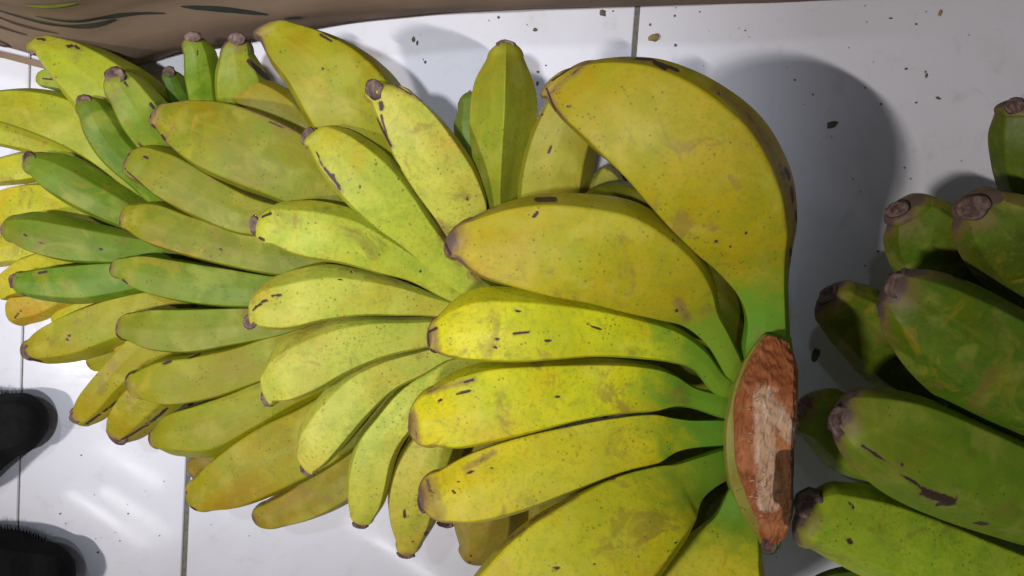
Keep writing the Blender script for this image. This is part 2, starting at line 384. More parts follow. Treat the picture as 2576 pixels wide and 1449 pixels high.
# ================================================================== the hands of bananas
# --- lowest, far-left hand
H_F = [
 dict(c=(168,170,78), z=(.045,.060,.062), side=(.06,.20), cap=(88,118,13,22,20), brown=.5,
      st=[(330,440,480,290),(250,340,410,210),(175,255,330,155),(125,190,235,112),(92,140,150,94)], tip=(84,112,20), marks=[(108,112,125,113,4),(185,130,210,133,3),(175,132,220,140,3),(120,195,135,200,4)]),
 dict(c=(140,155,85), z=(.04,.042,.042), brown=.6, st=[(260,310,300,230),(180,245,200,165),(118,222,125,172)], tip=(92,196,0), marks=[(118,200,150,203,3)]),
 dict(c=(160,160,58), z=(.04,.055,.055), side=(.04,.14), brown=.4, st=[(360,520,440,410),(250,425,330,320),(150,365,200,245),(60,328,90,222),(-20,302,0,226),(-60,290,-50,235)], tip=(-80,262,0)),
 dict(c=(160,165,62), z=(.03,.036,.036), brown=.4, st=[(350,560,380,470),(220,480,240,395),(110,400,130,325),(40,378,50,300),(-20,365,-15,290)], tip=(-70,330,0)),
 dict(c=(185,178,68), z=(.026,.028,.028), brown=.3, st=[(300,560,300,440),(200,500,200,400),(120,460,125,376),(60,463,60,380),(0,468,-5,396)], tip=(-60,440,0), marks=[(5,432,12,428,4)]),
 dict(c=(188,178,72), z=(.026,.032,.03), side=(.06,.06), brown=.2, st=[(330,680,380,560),(220,640,250,480),(120,600,130,460),(40,590,40,468),(-20,580,-20,495)], tip=(-70,545,0)),
 dict(c=(190,178,70), z=(.026,.026,.026), brown=.5, st=[(300,720,300,610),(160,700,170,590),(60,668,60,570),(0,672,-5,585)], tip=(-60,630,0)),
 dict(c=(192,180,78), z=(.026,.031,.03), brown=.6, st=[(260,740,300,640),(150,738,170,620),(80,742,70,640),(35,748,10,680)], tip=(-6,738,0)),
 dict(c=(190,165,92), z=(.026,.029,.026), side=(.30,.04), brown=.8, st=[(270,740,230,670),(190,765,160,700),(120,803,90,735),(68,818,40,742)], tip=(24,796,0), marks=[(55,795,72,775,3)]),
 dict(c=(188,178,60), z=(.026,.027,.026), brown=.3, st=[(440,800,400,700),(330,810,300,735),(230,812,205,752)], tip=(130,806,0)),
]
hand('pale yellow hand of bananas lying lowest, cut off by the left picture edge', 'banana hand', 'hands of cooking bananas on the tiles',
     (260, 560, .03), H_F, 1.08, dict(side=(.12,.12), rings=50, brown=.4))

# --- fourth hand: deep green fingers with grey ends
D_F = [
 dict(c=(85,120,45), z=(.04,.05,.055), cap=(427,184,16,14,0), brown=.7, side=(.05,.35), st=[(445,300,520,280),(425,250,490,235),(410,205,466,196)], tip=(425,180,14)),
 dict(c=(120,150,56), z=(.045,.065,.075), cap=(486,96,22,14,0), brown=.9, side=(.04,.34), st=[(480,330,575,330),(474,250,566,250),(464,190,560,185),(462,135,545,132)], tip=(487,96,22), marks=[(497,135,498,128,3)]),
 dict(c=(150,168,92), z=(.045,.065,.075), cap=(596,100,22,16,10), brown=1.0, side=(.05,.20), st=[(560,330,680,330),(544,250,700,260),(541,190,680,200),(552,140,640,135)], tip=(597,98,22), marks=[(625,150,680,200,8)]),
 dict(c=(142,162,82), z=(.05,.075,.085), cap=(292,194,26,24,0), brown=1.0, side=(.04,.22), st=[(420,480,520,420),(355,390,455,320),(305,320,425,262),(278,260,375,208)], tip=(288,190,28), marks=[(318,215,325,225,4),(378,260,400,285,6),(345,352,360,370,4)]),
 dict(c=(110,138,52), z=(.055,.078,.088), cap=(213,256,20,16,-15), brown=.8, side=(.04,.30), st=[(430,570,500,490),(340,480,420,405),(260,410,345,345),(215,345,308,290),(197,290,276,260)], tip=(213,252,20)),
 dict(c=(110,142,60), z=(.04,.060,.07), cap=(76,402,18,20,-10), brown=.7, side=(.06,.34), st=[(500,650,520,560),(400,600,410,545),(300,572,360,500),(200,530,270,440),(120,482,175,390),(75,440,110,382)], tip=(66,404,16)),
 dict(c=(112,140,52), z=(.04,.060,.065), cap=(17,578,13,20,0), brown=.7, side=(.05,.22), st=[(500,690,500,590),(380,668,390,590),(290,664,295,573),(180,660,185,547),(90,638,95,532),(35,612,38,540)], tip=(12,576,18), marks=[(125,579,132,581,4),(82,591,88,594,4),(115,613,127,614,4),(262,627,268,627,5),(186,574,3)]),
 dict(c=(106,142,52), z=(.04,.055,.06), cap=(40,708,16,18,0), brown=.8, side=(.16,.06), st=[(500,760,500,660),(380,735,390,655),(300,750,300,657),(210,765,215,662),(120,758,125,672),(60,745,60,682)], tip=(36,708,18), marks=[(112,688,130,684,5),(64,742,72,745,4)]),
 dict(c=(172,160,50), z=(.035,.046,.046), cap=(72,884,14,20,0), caph=1.05, brown=1.0, side=(.22,.04), st=[(520,840,470,720),(420,855,370,728),(320,868,280,748),(220,905,180,785),(130,916,110,825),(80,908,78,852)], tip=(60,882,18), marks=[(190,850,200,835,4),(252,860,3),(85,900,110,908,7)], label='yellow banana with a brown corky end'),
 dict(c=(178,162,48), z=(.035,.040,.034), cap=(195,1048,18,18,30), caph=1.05, brown=1.0, side=(.30,.04), st=[(500,900,430,800),(400,930,350,830),(330,985,275,905),(270,1050,218,975),(222,1073,190,1022)], tip=(190,1050,17), marks=[(225,1062,262,1035,4),(270,1030,302,1005,4)], label='yellow banana with a dark split ridge'),
 dict(c=(175,155,46), z=(.035,.038,.032), cap=(300,1098,20,16,25), caph=1.05, brown=1.2, side=(.34,.04), st=[(560,940,500,850),(470,1010,410,920),(420,1060,330,965),(360,1102,285,1030),(315,1116,272,1072)], tip=(292,1104,20), marks=[(320,1095,380,1060,5),(380,1058,430,1022,5)], label='short yellow banana with a dark ridge'),
 dict(c=(165,150,50), z=(.03,.03,.028), brown=1.2, st=[(350,880,310,820),(290,925,250,860)], tip=(222,918,0)),
 dict(c=(180,165,50), z=(.032,.034,.034), brown=.2, side=(.06,.06), st=[(520,800,480,700),(430,900,370,780),(380,960,300,850)], tip=(320,920,0)),
]
hand('hand with deep green upper bananas and grey corky ends, second from the left edge', 'banana hand', 'hands of cooking bananas on the tiles',
     (500, 680, .03), D_F, 1.34, dict(side=(.1,.1), rings=56))

# --- third hand: big olive fingers
C_F = [
 dict(c=(176,168,58), z=(0.069,0.090,0.099), side=(.05,.12), brown=.85, st=[(960,560,1070,480),(880,480,1060,390),(830,400,1040,280),(775,310,1000,200),(725,220,930,135),(685,165,840,88),(655,105,740,58)], tip=(654,70,0),
      marks=[(812,100,840,118,5),(850,175,868,190,2.5),(815,182,830,183,2.5),(820,95,850,110,4)], label='broad yellow banana reaching up to the brown box'),
 dict(c=(168,150,62), z=(0.056,0.065,0.067), side=(.05,.24), cap=(574,208,10,13,45), brown=.45, st=[(950,470,990,390),(860,400,900,330),(770,345,800,300),(680,308,740,235),(605,272,680,202),(568,240,610,192)], tip=(556,212,12), marks=[(562,210,580,206,6)]),
 dict(c=(152,150,48), z=(0.069,0.086,0.090), side=(.04,.05), brown=1.0, rings=90, st=[(1000,680,1020,540),(900,610,960,490),(790,545,880,425),(700,508,800,355),(600,472,710,305),(500,425,600,265),(425,365,500,255),(395,325,430,260)], tip=(382,290,0),
      pales=[(390,320,395,272,9),(400,265,480,262,6),(430,355,445,385,7),(600,270,760,345,5)], marks=[(388,300,386,282,5),(420,350,430,358,7),(520,263,560,262,3),(392,318,412,342,4),(690,318,720,330,4)], label='broad olive banana with a brown rimmed end'),
 dict(c=(150,148,56), z=(0.060,0.077,0.082), side=(.04,.16), brown=1.0, st=[(960,700,980,600),(820,650,860,560),(700,605,740,515),(600,590,650,488),(500,552,560,440),(415,508,470,385),(350,462,400,365)], tip=(317,402,0), marks=[(378,404,390,404,5),(330,378,335,395,6),(326,430,400,495,3),(405,498,415,505,4)]),
 dict(c=(146,150,50), z=(0.060,0.073,0.077), side=(.03,.12), brown=.8, st=[(960,760,980,660),(800,695,840,600),(700,694,740,590),(580,672,620,570),(460,642,500,540),(370,612,410,508),(322,580,340,510)], tip=(304,545,0), marks=[(560,628,566,630,5),(308,575,318,590,5),(312,560,308,575,3),(678,662,3)]),
 dict(c=(124,146,50), z=(0.056,0.069,0.073), side=(.03,.05), brown=.9, st=[(960,800,960,710),(800,782,810,690),(690,775,700,692),(560,772,570,672),(440,756,450,652),(350,730,370,642),(300,702,310,648)], tip=(277,675,0), marks=[(285,700,300,712,5),(350,713,358,716,3),(318,705,330,715,4),(288,660,280,680,3)], label='mid green banana with a grey rimmed end'),
 dict(c=(142,148,56), z=(0.056,0.065,0.069), side=(.03,.04), brown=.9, st=[(960,860,960,770),(800,825,800,760),(700,848,700,770),(600,868,600,772),(480,888,480,775),(380,880,390,777),(322,858,330,786)], tip=(293,825,0), marks=[(298,840,325,862,5),(305,800,312,795,4)]),
 dict(c=(166,160,42), z=(0.053,0.062,0.064), side=(.04,.10), brown=.9, st=[(960,900,940,800),(850,885,830,800),(740,930,700,830),(640,968,600,863),(540,1002,500,884),(440,1018,410,898),(360,1005,345,930)], tip=(318,966,0), marks=[(428,912,445,906,5),(490,898,515,888,4),(325,950,335,935,6),(345,935,352,925,5)]),
 dict(c=(168,164,48), z=(0.047,0.052,0.050), side=(.20,.03), brown=.7, st=[(960,960,920,850),(860,985,800,880),(760,1030,700,930),(660,1090,610,975),(560,1148,510,1010),(450,1148,430,1040),(400,1130,390,1078)], tip=(376,1108,0), marks=[(384,1085,382,1120,3)]),
 dict(c=(178,164,42), z=(0.047,0.053,0.052), side=(.06,.06), brown=.35, st=[(1060,980,980,860),(960,1080,880,940),(860,1160,770,1008),(740,1225,660,1062),(620,1272,550,1142),(530,1286,500,1195)], tip=(472,1255,0), marks=[(480,1235,6),(490,1270,505,1278,5)], label='wide golden yellow banana lying lowest of its hand'),
 dict(c=(168,146,38), z=(0.043,0.048,0.045), side=(.06,.12), brown=.9, st=[(1080,1080,1000,960),(980,1180,920,1060),(890,1258,850,1130),(790,1305,740,1215),(700,1329,670,1258)], tip=(637,1306,0), marks=[(760,1315,3)], label='short brownish yellow banana under the pale ones'),
 dict(c=(150,118,40), z=(0.030,0.030,0.029), brown=1.1, side=(.1,.1), st=[(640,1160,600,1080),(560,1195,510,1130),(508,1200,475,1155)], tip=(484,1198,0)),
 dict(c=(160,160,60), z=(0.034,0.034,0.034), side=(.1,.1), brown=.1, st=[(1180,800,1150,660),(950,780,940,640),(860,740,840,640)], tip=(780,690,0)),
]
hand('hand of broad olive green bananas with rimmed ends, middle left under the pale hand', 'banana hand', 'hands of cooking bananas on the tiles',
     (960, 740, .05), C_F, 1.42, dict(side=(.06,.08), rings=70))

# --- second hand: pale lime fingers fanned round
B_F = [
 dict(c=(118,142,62), z=(0.062,0.075,0.075), brown=.2, side=(.22,.1), st=[(1230,520,1290,490),(1175,410,1260,400),(1142,330,1240,330),(1152,270,1225,255)], tip=(1182,234,12)),
 dict(c=(150,152,48), z=(0.075,0.101,0.106), side=(.26,.24), peak=1.25, sh=.52, roundness=.05, cap=(1273,116,24,13,2), caph=.7, brown=.25, st=[(1240,620,1290,620),(1222,540,1300,540),(1205,470,1308,470),(1186,380,1332,370),(1181,290,1351,285),(1192,210,1345,215),(1225,145,1318,145)], tip=(1274,112,23),
      marks=[(1258,505,1262,500,4)], label='upright banana with a sharp yellow ridge and square end'),
 dict(c=(165,150,58), z=(0.075,0.097,0.110), side=(.05,.20), brown=.5, st=[(1320,640,1460,600),(1300,540,1480,500),(1305,430,1500,400),(1330,340,1525,300),(1370,260,1530,230),(1410,200,1520,180)], tip=(1478,152,0), marks=[(1404,312,1392,345,3),(1388,352,1378,372,3),(1364,283,5)]),
 dict(c=(198,194,92), z=(0.075,0.106,0.119), side=(.05,.05), cap=(944,226,22,26,-15), caph=1.05, brown=.35, rings=90, st=[(1200,680,1260,620),(1125,600,1228,545),(1085,538,1222,490),(1030,462,1197,420),(985,385,1160,360),(952,310,1100,288),(932,260,1030,224)], tip=(942,222,24),
      pales=[(1100,540,1135,590,10),(1060,255,980,215,5),(950,300,985,360,7)], marks=[(960,262,962,275,8),(948,300,985,360,5),(960,290,975,340,4),(1000,405,1005,412,6),(1170,482,5),(1082,535,1118,590,5),(990,215,1035,240,2.5),(1090,330,1096,336,3)], label='pale lemon banana with a dark square end and brown streak'),
 dict(c=(186,192,74), z=(0.070,0.101,0.114), side=(.05,.15), cap=(782,343,17,25,25), capout=7, caph=.6, brown=.35, rings=90, st=[(1260,800,1290,740),(1170,748,1220,695),(1090,688,1160,640),(1010,622,1095,555),(930,565,1045,470),(860,500,985,395),(805,430,900,335),(775,375,840,315)], tip=(780,342,20),
      pales=[(1110,590,1150,650,14),(1180,680,1200,700,12),(810,410,860,480,7)], marks=[(800,385,815,420,3),(820,425,855,468,5),(840,440,856,476,4),(946,410,6),(1000,450,4),(896,415,3),(905,468,3)]),
 dict(c=(190,196,76), z=(0.066,0.101,0.114), side=(.04,.22), cap=(648,566,13,24,-5), capout=7, caph=.6, brown=.3, rings=90, st=[(1280,830,1270,780),(1200,790,1190,755),(1110,748,1130,700),(1030,708,1060,642),(950,688,985,585),(860,665,900,530),(760,648,800,505),(690,620,720,506)], tip=(650,566,23),
      marks=[(668,548,690,540,5),(660,600,672,605,5),(1050,678,6)]),
 dict(c=(198,198,88), z=(0.066,0.097,0.107), side=(.04,.26), cap=(632,803,17,20,20), capout=7, caph=.6, brown=.35, rings=90, st=[(1280,860,1270,800),(1170,812,1160,762),(1090,797,1090,738),(1000,795,1000,702),(910,795,910,678),(820,808,830,664),(740,828,750,676),(670,828,680,700),(645,815,640,735)], tip=(632,792,18),
      marks=[(648,780,690,752,4),(690,752,735,732,3.5),(655,772,700,745,3),(850,703,860,705,3),(885,685,5)]),
 dict(c=(198,198,94), z=(0.063,0.095,0.101), side=(.05,.22), cap=(674,996,21,13,55), capout=9, caph=.6, brown=.25, rings=90, st=[(1240,880,1220,820),(1130,868,1120,798),(1040,882,1020,797),(960,903,920,795),(880,938,840,803),(810,980,760,828),(745,1006,695,868),(700,1010,664,925)], tip=(672,994,17), marks=[(1205,865,3)]),
 dict(c=(202,200,96), z=(0.062,0.088,0.092), side=(.05,.20), cap=(773,1178,20,12,30), capout=7, caph=.6, brown=.25, rings=90, st=[(1240,900,1210,850),(1140,905,1110,868),(1065,945,1020,884),(990,985,940,903),(930,1045,870,935),(880,1105,800,1000),(830,1162,755,1070),(798,1184,748,1128)], tip=(772,1176,18), marks=[(832,1075,3)]),
 dict(c=(204,204,92), z=(0.060,0.079,0.075), side=(.10,.10), cap=(908,1312,20,12,5), capout=7, caph=.6, brown=.25, rings=90, st=[(1260,920,1200,860),(1180,950,1120,905),(1090,1040,1010,970),(1030,1095,945,1042),(998,1150,902,1098),(984,1210,878,1170),(968,1265,873,1238),(942,1305,880,1288)], tip=(908,1312,20), marks=[]),
 dict(c=(200,186,82), z=(0.057,0.069,0.062), side=(.22,.06), cap=(1023,1388,22,11,5), capout=7, caph=.6, brown=.5, rings=90, st=[(1300,960,1220,900),(1200,1040,1100,1010),(1175,1110,1040,1090),(1150,1180,995,1160),(1125,1245,976,1230),(1100,1310,980,1305),(1065,1365,996,1360)], tip=(1023,1388,21),
      marks=[(1072,1325,1075,1335,7),(982,1310,990,1330,4),(1020,1262,1022,1280,5),(1040,1345,4)], label='yellow banana hanging lowest of the pale fan'),
 dict(c=(150,120,70), z=(0.044,0.044,0.040), cap=(1120,1316,22,9,10), brown=1.0, side=(.1,.1), st=[(1200,1180,1150,1150),(1170,1240,1110,1220)], tip=(1120,1312,20)),
 dict(c=(160,138,58), z=(0.044,0.048,0.040), side=(.30,.24), roundness=.05, brown=.7, st=[(1330,1060,1170,1050),(1340,1180,1150,1150),(1345,1270,1140,1250),(1330,1340,1141,1320),(1270,1390,1155,1375)], tip=(1195,1412,0), marks=[(1188,1375,5),(1185,1392,5)]),
 dict(c=(165,148,62), z=(0.040,0.044,0.040), side=(.35,.35), roundness=.05, brown=.3, st=[(1460,1080,1340,1060),(1450,1200,1310,1180),(1430,1290,1300,1270),(1400,1350,1310,1330)], tip=(1350,1400,0)),
 dict(c=(162,155,70), z=(0.053,0.075,0.079), side=(.08,.08), brown=.1, st=[(1760,700,1680,760),(1650,560,1560,640),(1560,440,1480,560),(1530,415,1450,520)], tip=(1470,462,0)),
 dict(c=(120,120,45), z=(0.044,0.053,0.053), side=(.08,.08), brown=.1, st=[(1400,980,1400,880),(1240,1010,1230,900),(1130,1000,1110,905)], tip=(1060,960,0)),
 dict(c=(120,125,45), z=(0.044,0.053,0.053), side=(.08,.08), brown=.1, st=[(1400,760,1400,620),(1250,800,1240,660),(1170,780,1160,690)], tip=(1120,740,0)),
]
hand('pale lime hand of bananas fanned round like a wheel, in the middle of the pile', 'banana hand', 'hands of cooking bananas on the tiles',
     (1290, 760, .06), B_F, 1.14, dict(blue=.85, side=(.08,.08), rings=64, lump=.014))

# --- front hand with the cut crown
A_F = [
 dict(c=(156,138,30), z=(.140,.164,.160), side=(.13,.04), brown=.42, green=1.0, greenlen=.36, th=.85, roundness=.12,
      st=[(1990,930,1880,960),(1988,850,1864,880),(1984,770,1872,800),(1984,700,1850,735),(1993,630,1790,662),(2004,545,1715,600),(1985,425,1620,500),(1915,300,1550,430),(1800,208,1490,378),(1680,155,1445,335),(1580,143,1412,302),(1490,152,1388,270),(1430,172,1375,248)], tip=(1370,216,0),
      pales=[(1560,150,1640,155,8),(1790,222,1870,285,10),(1870,285,1945,390,16),(1945,390,1985,490,20),(1985,490,1998,580,16),(1990,590,1984,660,8),(1385,240,1480,160,9),(1378,235,1420,300,8),(1830,420,1850,450,6)], marks=[(1645,160,1668,176,9),(1660,165,1700,180,7),(1432,268,1440,272,4),(1968,420,1980,445,8),(1984,470,1988,500,7),(1997,530,2000,556,6),(1985,620,1988,640,6),(1800,580,7),(1834,592,6),(1870,559,5),(1800,236,5),(1600,150,1640,152,5),(1392,205,1440,172,4),(1378,225,1400,280,4)],
      label='largest banana, golden and arched high, with a scuffed outer ridge'),
 dict(c=(162,146,38), z=(.140,.160,.166), side=(.13,.03), brown=1.05, green=1.0, greenlen=.40, st=[(1900,960,1840,990),(1862,892,1812,930),(1834,830,1775,865),(1812,775,1715,812),(1795,700,1640,790),(1755,625,1555,770),(1680,555,1465,750),(1590,506,1385,740),(1480,488,1310,727),(1370,488,1245,712),(1270,510,1195,690),(1190,545,1150,655)], tip=(1120,606,0),
      pales=[(1135,580,1200,540,8),(1130,640,1165,675,9),(1690,735,1720,780,12)], marks=[(1348,503,1392,501,9),(1336,545,1345,532,5),(1125,590,1145,570,6),(1122,610,1135,640,6),(1145,565,1200,535,3),(1238,515,1245,512,4),(1675,590,5),(1380,745,1450,748,3),(1690,760,7)],
      label='golden olive banana with a black scab on its upper edge'),
 dict(c=(192,190,48), z=(.140,.158,.160), side=(.22,.03), brown=.95, green=1.0, greenlen=.44, st=[(1880,960,1860,1010),(1822,935,1796,990),(1768,868,1744,932),(1692,815,1682,912),(1600,783,1600,902),(1500,756,1500,898),(1400,735,1400,905),(1300,722,1300,912),(1210,722,1205,908),(1145,752,1145,902),(1100,795,1098,888)], tip=(1074,848,0),
      pales=[(1100,830,1105,890,12),(1290,840,1325,834,4)], marks=[(1296,783,1304,784,5),(1366,856,1376,856,5),(1248,852,1254,852,5),(1243,870,1248,872,5),(1290,838,1325,835,3.5),(1085,835,1105,826,5),(1082,840,1085,870,4),(1088,880,1100,888,5),(1470,815,5),(1480,822,1500,828,4)],
      label='bright yellow banana with four black pinholes'),
 dict(c=(192,186,42), z=(.138,.150,.148), side=(.14,.03), brown=.95, green=1.0, greenlen=.44, cap=(1038,1078,9,20,-8), caph=.15, st=[(1890,1010,1880,1060),(1815,990,1818,1052),(1742,970,1742,1028),(1690,936,1695,1024),(1640,914,1640,1036),(1550,902,1555,1042),(1450,900,1460,1058),(1350,900,1365,1082),(1240,905,1260,1108),(1150,930,1165,1128),(1090,968,1098,1125)], tip=(1030,1066,12),
      pales=[(1050,1050,1060,1100,14),(1090,985,1200,955,8)], marks=[(1160,990,1190,982,5),(1165,992,1200,978,3),(1395,998,1404,998,4),(1115,1012,1122,1005,5),(1180,962,1200,955,4)]),
 dict(c=(194,182,42), z=(.136,.145,.142), side=(.03,.03), brown=1.05, green=1.0, greenlen=.40, cap=(1063,1268,9,24,-15), caph=.15, st=[(1900,1060,1900,1120),(1820,1055,1822,1122),(1740,1056,1742,1128),(1690,1050,1696,1140),(1630,1040,1642,1172),(1530,1050,1550,1195),(1420,1070,1440,1238),(1310,1095,1330,1282),(1200,1132,1220,1312),(1110,1178,1130,1316)], tip=(1055,1250,14),
      pales=[(1085,1210,1110,1300,22),(1250,1140,1180,1180,8)], marks=[(1165,1210,5),(1150,1232,1156,1238,4),(1180,1190,1250,1175,2)], label='yellow banana with a tan bruised tip'),
 dict(c=(200,190,56), z=(.138,.165,.150), side=(.05,.05), brown=.6, green=1.0, greenlen=.36, th=.75, st=[(1900,1130,1910,1190),(1825,1125,1832,1208),(1752,1146,1768,1250),(1690,1166,1748,1300),(1630,1176,1742,1325),(1520,1208,1715,1370),(1410,1258,1650,1460),(1300,1325,1560,1560),(1200,1430,1450,1660),(1140,1530,1330,1700)], tip=(1120,1680,0),
      pales=[(1340,1305,1450,1250,10),(1250,1370,1330,1320,8)], marks=[(1534,1212,1540,1214,5),(1412,1413,1420,1410,7),(1502,1409,4),(1690,1368,1694,1368,3)], label='widest banana of the front hand, cut by the lower picture edge'),
 dict(c=(198,186,58), z=(.138,.140,.120), side=(.05,.05), brown=.4, green=1.0, greenlen=.40, th=.75, st=[(1885,1180,1915,1200),(1832,1230,1890,1262),(1798,1290,1908,1325),(1745,1335,1916,1370),(1700,1375,1918,1410),(1640,1450,1922,1470),(1560,1560,1900,1560),(1500,1680,1860,1660)], tip=(1600,1780,0), marks=[(1808,1440,1815,1436,5)]),
 dict(c=(120,120,45), z=(.10,.11,.11), side=(.1,.1), brown=.2, rings=60, sub=3, st=[(1930,960,1850,1000),(1905,820,1790,890),(1870,700,1670,810),(1770,580,1540,710),(1640,485,1450,610)], tip=(1480,480,0)),  # lower row from here: dark base colour stands in for shade in gaps
 dict(c=(120,120,45), z=(.10,.115,.10), side=(.1,.1), brown=.2, rings=60, sub=3, st=[(1960,960,1880,960),(1972,840,1860,850),(1978,720,1850,740),(1968,600,1810,650),(1900,470,1730,560),(1800,370,1640,470)], tip=(1650,370,0)),  # unseen finger added under the arched one to block lamp light
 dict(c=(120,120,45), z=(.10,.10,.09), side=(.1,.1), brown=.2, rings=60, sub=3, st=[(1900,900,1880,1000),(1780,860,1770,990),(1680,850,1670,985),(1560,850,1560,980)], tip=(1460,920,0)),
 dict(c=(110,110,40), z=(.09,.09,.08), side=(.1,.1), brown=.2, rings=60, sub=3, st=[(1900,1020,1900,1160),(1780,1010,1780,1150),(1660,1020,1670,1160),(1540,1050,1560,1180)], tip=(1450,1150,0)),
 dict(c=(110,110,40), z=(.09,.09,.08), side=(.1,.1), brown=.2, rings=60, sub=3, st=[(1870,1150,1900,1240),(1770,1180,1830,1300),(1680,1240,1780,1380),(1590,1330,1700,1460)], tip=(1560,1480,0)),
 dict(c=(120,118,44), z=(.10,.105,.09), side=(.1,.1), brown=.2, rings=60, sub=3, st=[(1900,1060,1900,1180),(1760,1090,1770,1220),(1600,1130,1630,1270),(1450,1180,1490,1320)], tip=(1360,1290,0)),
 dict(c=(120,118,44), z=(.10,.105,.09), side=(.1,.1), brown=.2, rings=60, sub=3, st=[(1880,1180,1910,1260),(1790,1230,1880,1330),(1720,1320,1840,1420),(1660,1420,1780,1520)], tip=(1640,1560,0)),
]
front = hand('front hand of yellow bananas joined to a large orange brown cut crown', 'banana hand', 'hands of cooking bananas on the tiles',
     (1920, 1120, .10), A_F, .89, dict(side=(.06,.06), rings=170, sub=4, lump=.014))
green_c = tuple(v / .66 for v in lin((112, 160, 36))) + (1,)
crown, _, _ = tube('crown', [(1905,835,1990,850),(1872,890,1996,900),(1842,950,1998,960),(1822,1020,1996,1030),(1812,1090,1992,1100),(1815,1170,1990,1180),(1832,1235,1990,1240),(1866,1305,1980,1310),(1905,1362,1965,1360)], (1938,1390,14), (.136,.140,.134), M_BAN, front,
     side=(.12,.12), th=1.0, color=green_c, brown=0, green=1.0, greenlen=2.5, rings=90, sub=4, lump=.04)
rim, _, _ = tube('rind_edge', [(1915,845,1960,850),(1880,890,1940,900),(1850,950,1920,960),(1830,1020,1905,1030),(1820,1090,1900,1100),(1823,1170,1905,1170),(1840,1235,1920,1235),(1872,1300,1940,1300),(1905,1350,1950,1350)], (1932,1378,8), (.158,.168,.160), M_BAN, front,
     side=(.1,.1), th=.9, color=tuple(v / .66 for v in lin((118, 108, 48))) + (1,), brown=.6, green=0, rings=70, lump=.05)
cut, _, _ = tube('cut_face', [(1922,846,1988,868),(1886,900,2004,915),(1858,965,2005,970),(1845,1040,2003,1045),(1845,1120,1995,1120),(1858,1200,1994,1200),(1882,1268,1998,1270),(1912,1325,1985,1325)], (1938,1366,16), (.166,.178,.166), M_CUT, front,
     side=(.10,.06), th=.62, rings=160, sub=4, lump=.09, rough=.0016, marks=[(1975,1150,1968,1230,36),(1980,1160,1988,1290,26)], pales=[(1922,1000,1930,1250,24),(1960,1040,1985,1085,20)])
V = []; F = []
for _ in range(150):
    if random.random() < .6: x, y, dx, dy = 2000 + random.uniform(-6, 3), random.uniform(960, 1120), random.uniform(4, 13), random.uniform(-5, 7)
    else: x, y, dx, dy = random.uniform(1885, 1960), random.uniform(960, 1300), random.uniform(-14, 14), random.uniform(-4, 4)
    z = .172 if x > 1990 else .183
    b = at(x, y, z); t_ = at(x + dx, y + dy, z + random.uniform(0, .003)); a = len(V)
    for q in range(3): V.append(b + np.array([0, math.cos(q * 2.09) * .00035, math.sin(q * 2.09) * .00035]))
    V.append(t_); F += [(a + q, a + (q + 1) % 3, a + 3) for q in range(3)]
fib = mesh_obj('torn_fibre', V, F, simple('pale_fibre', (.72, .52, .38), .8, .1), front); tag(fib, kind='stuff')
rim.parent = crown; cut.parent = crown; fib.parent = crown
stub = cap(1936, 1372, 20, 22, 70, .168, front, name='crown_stub'); stub.parent = crown

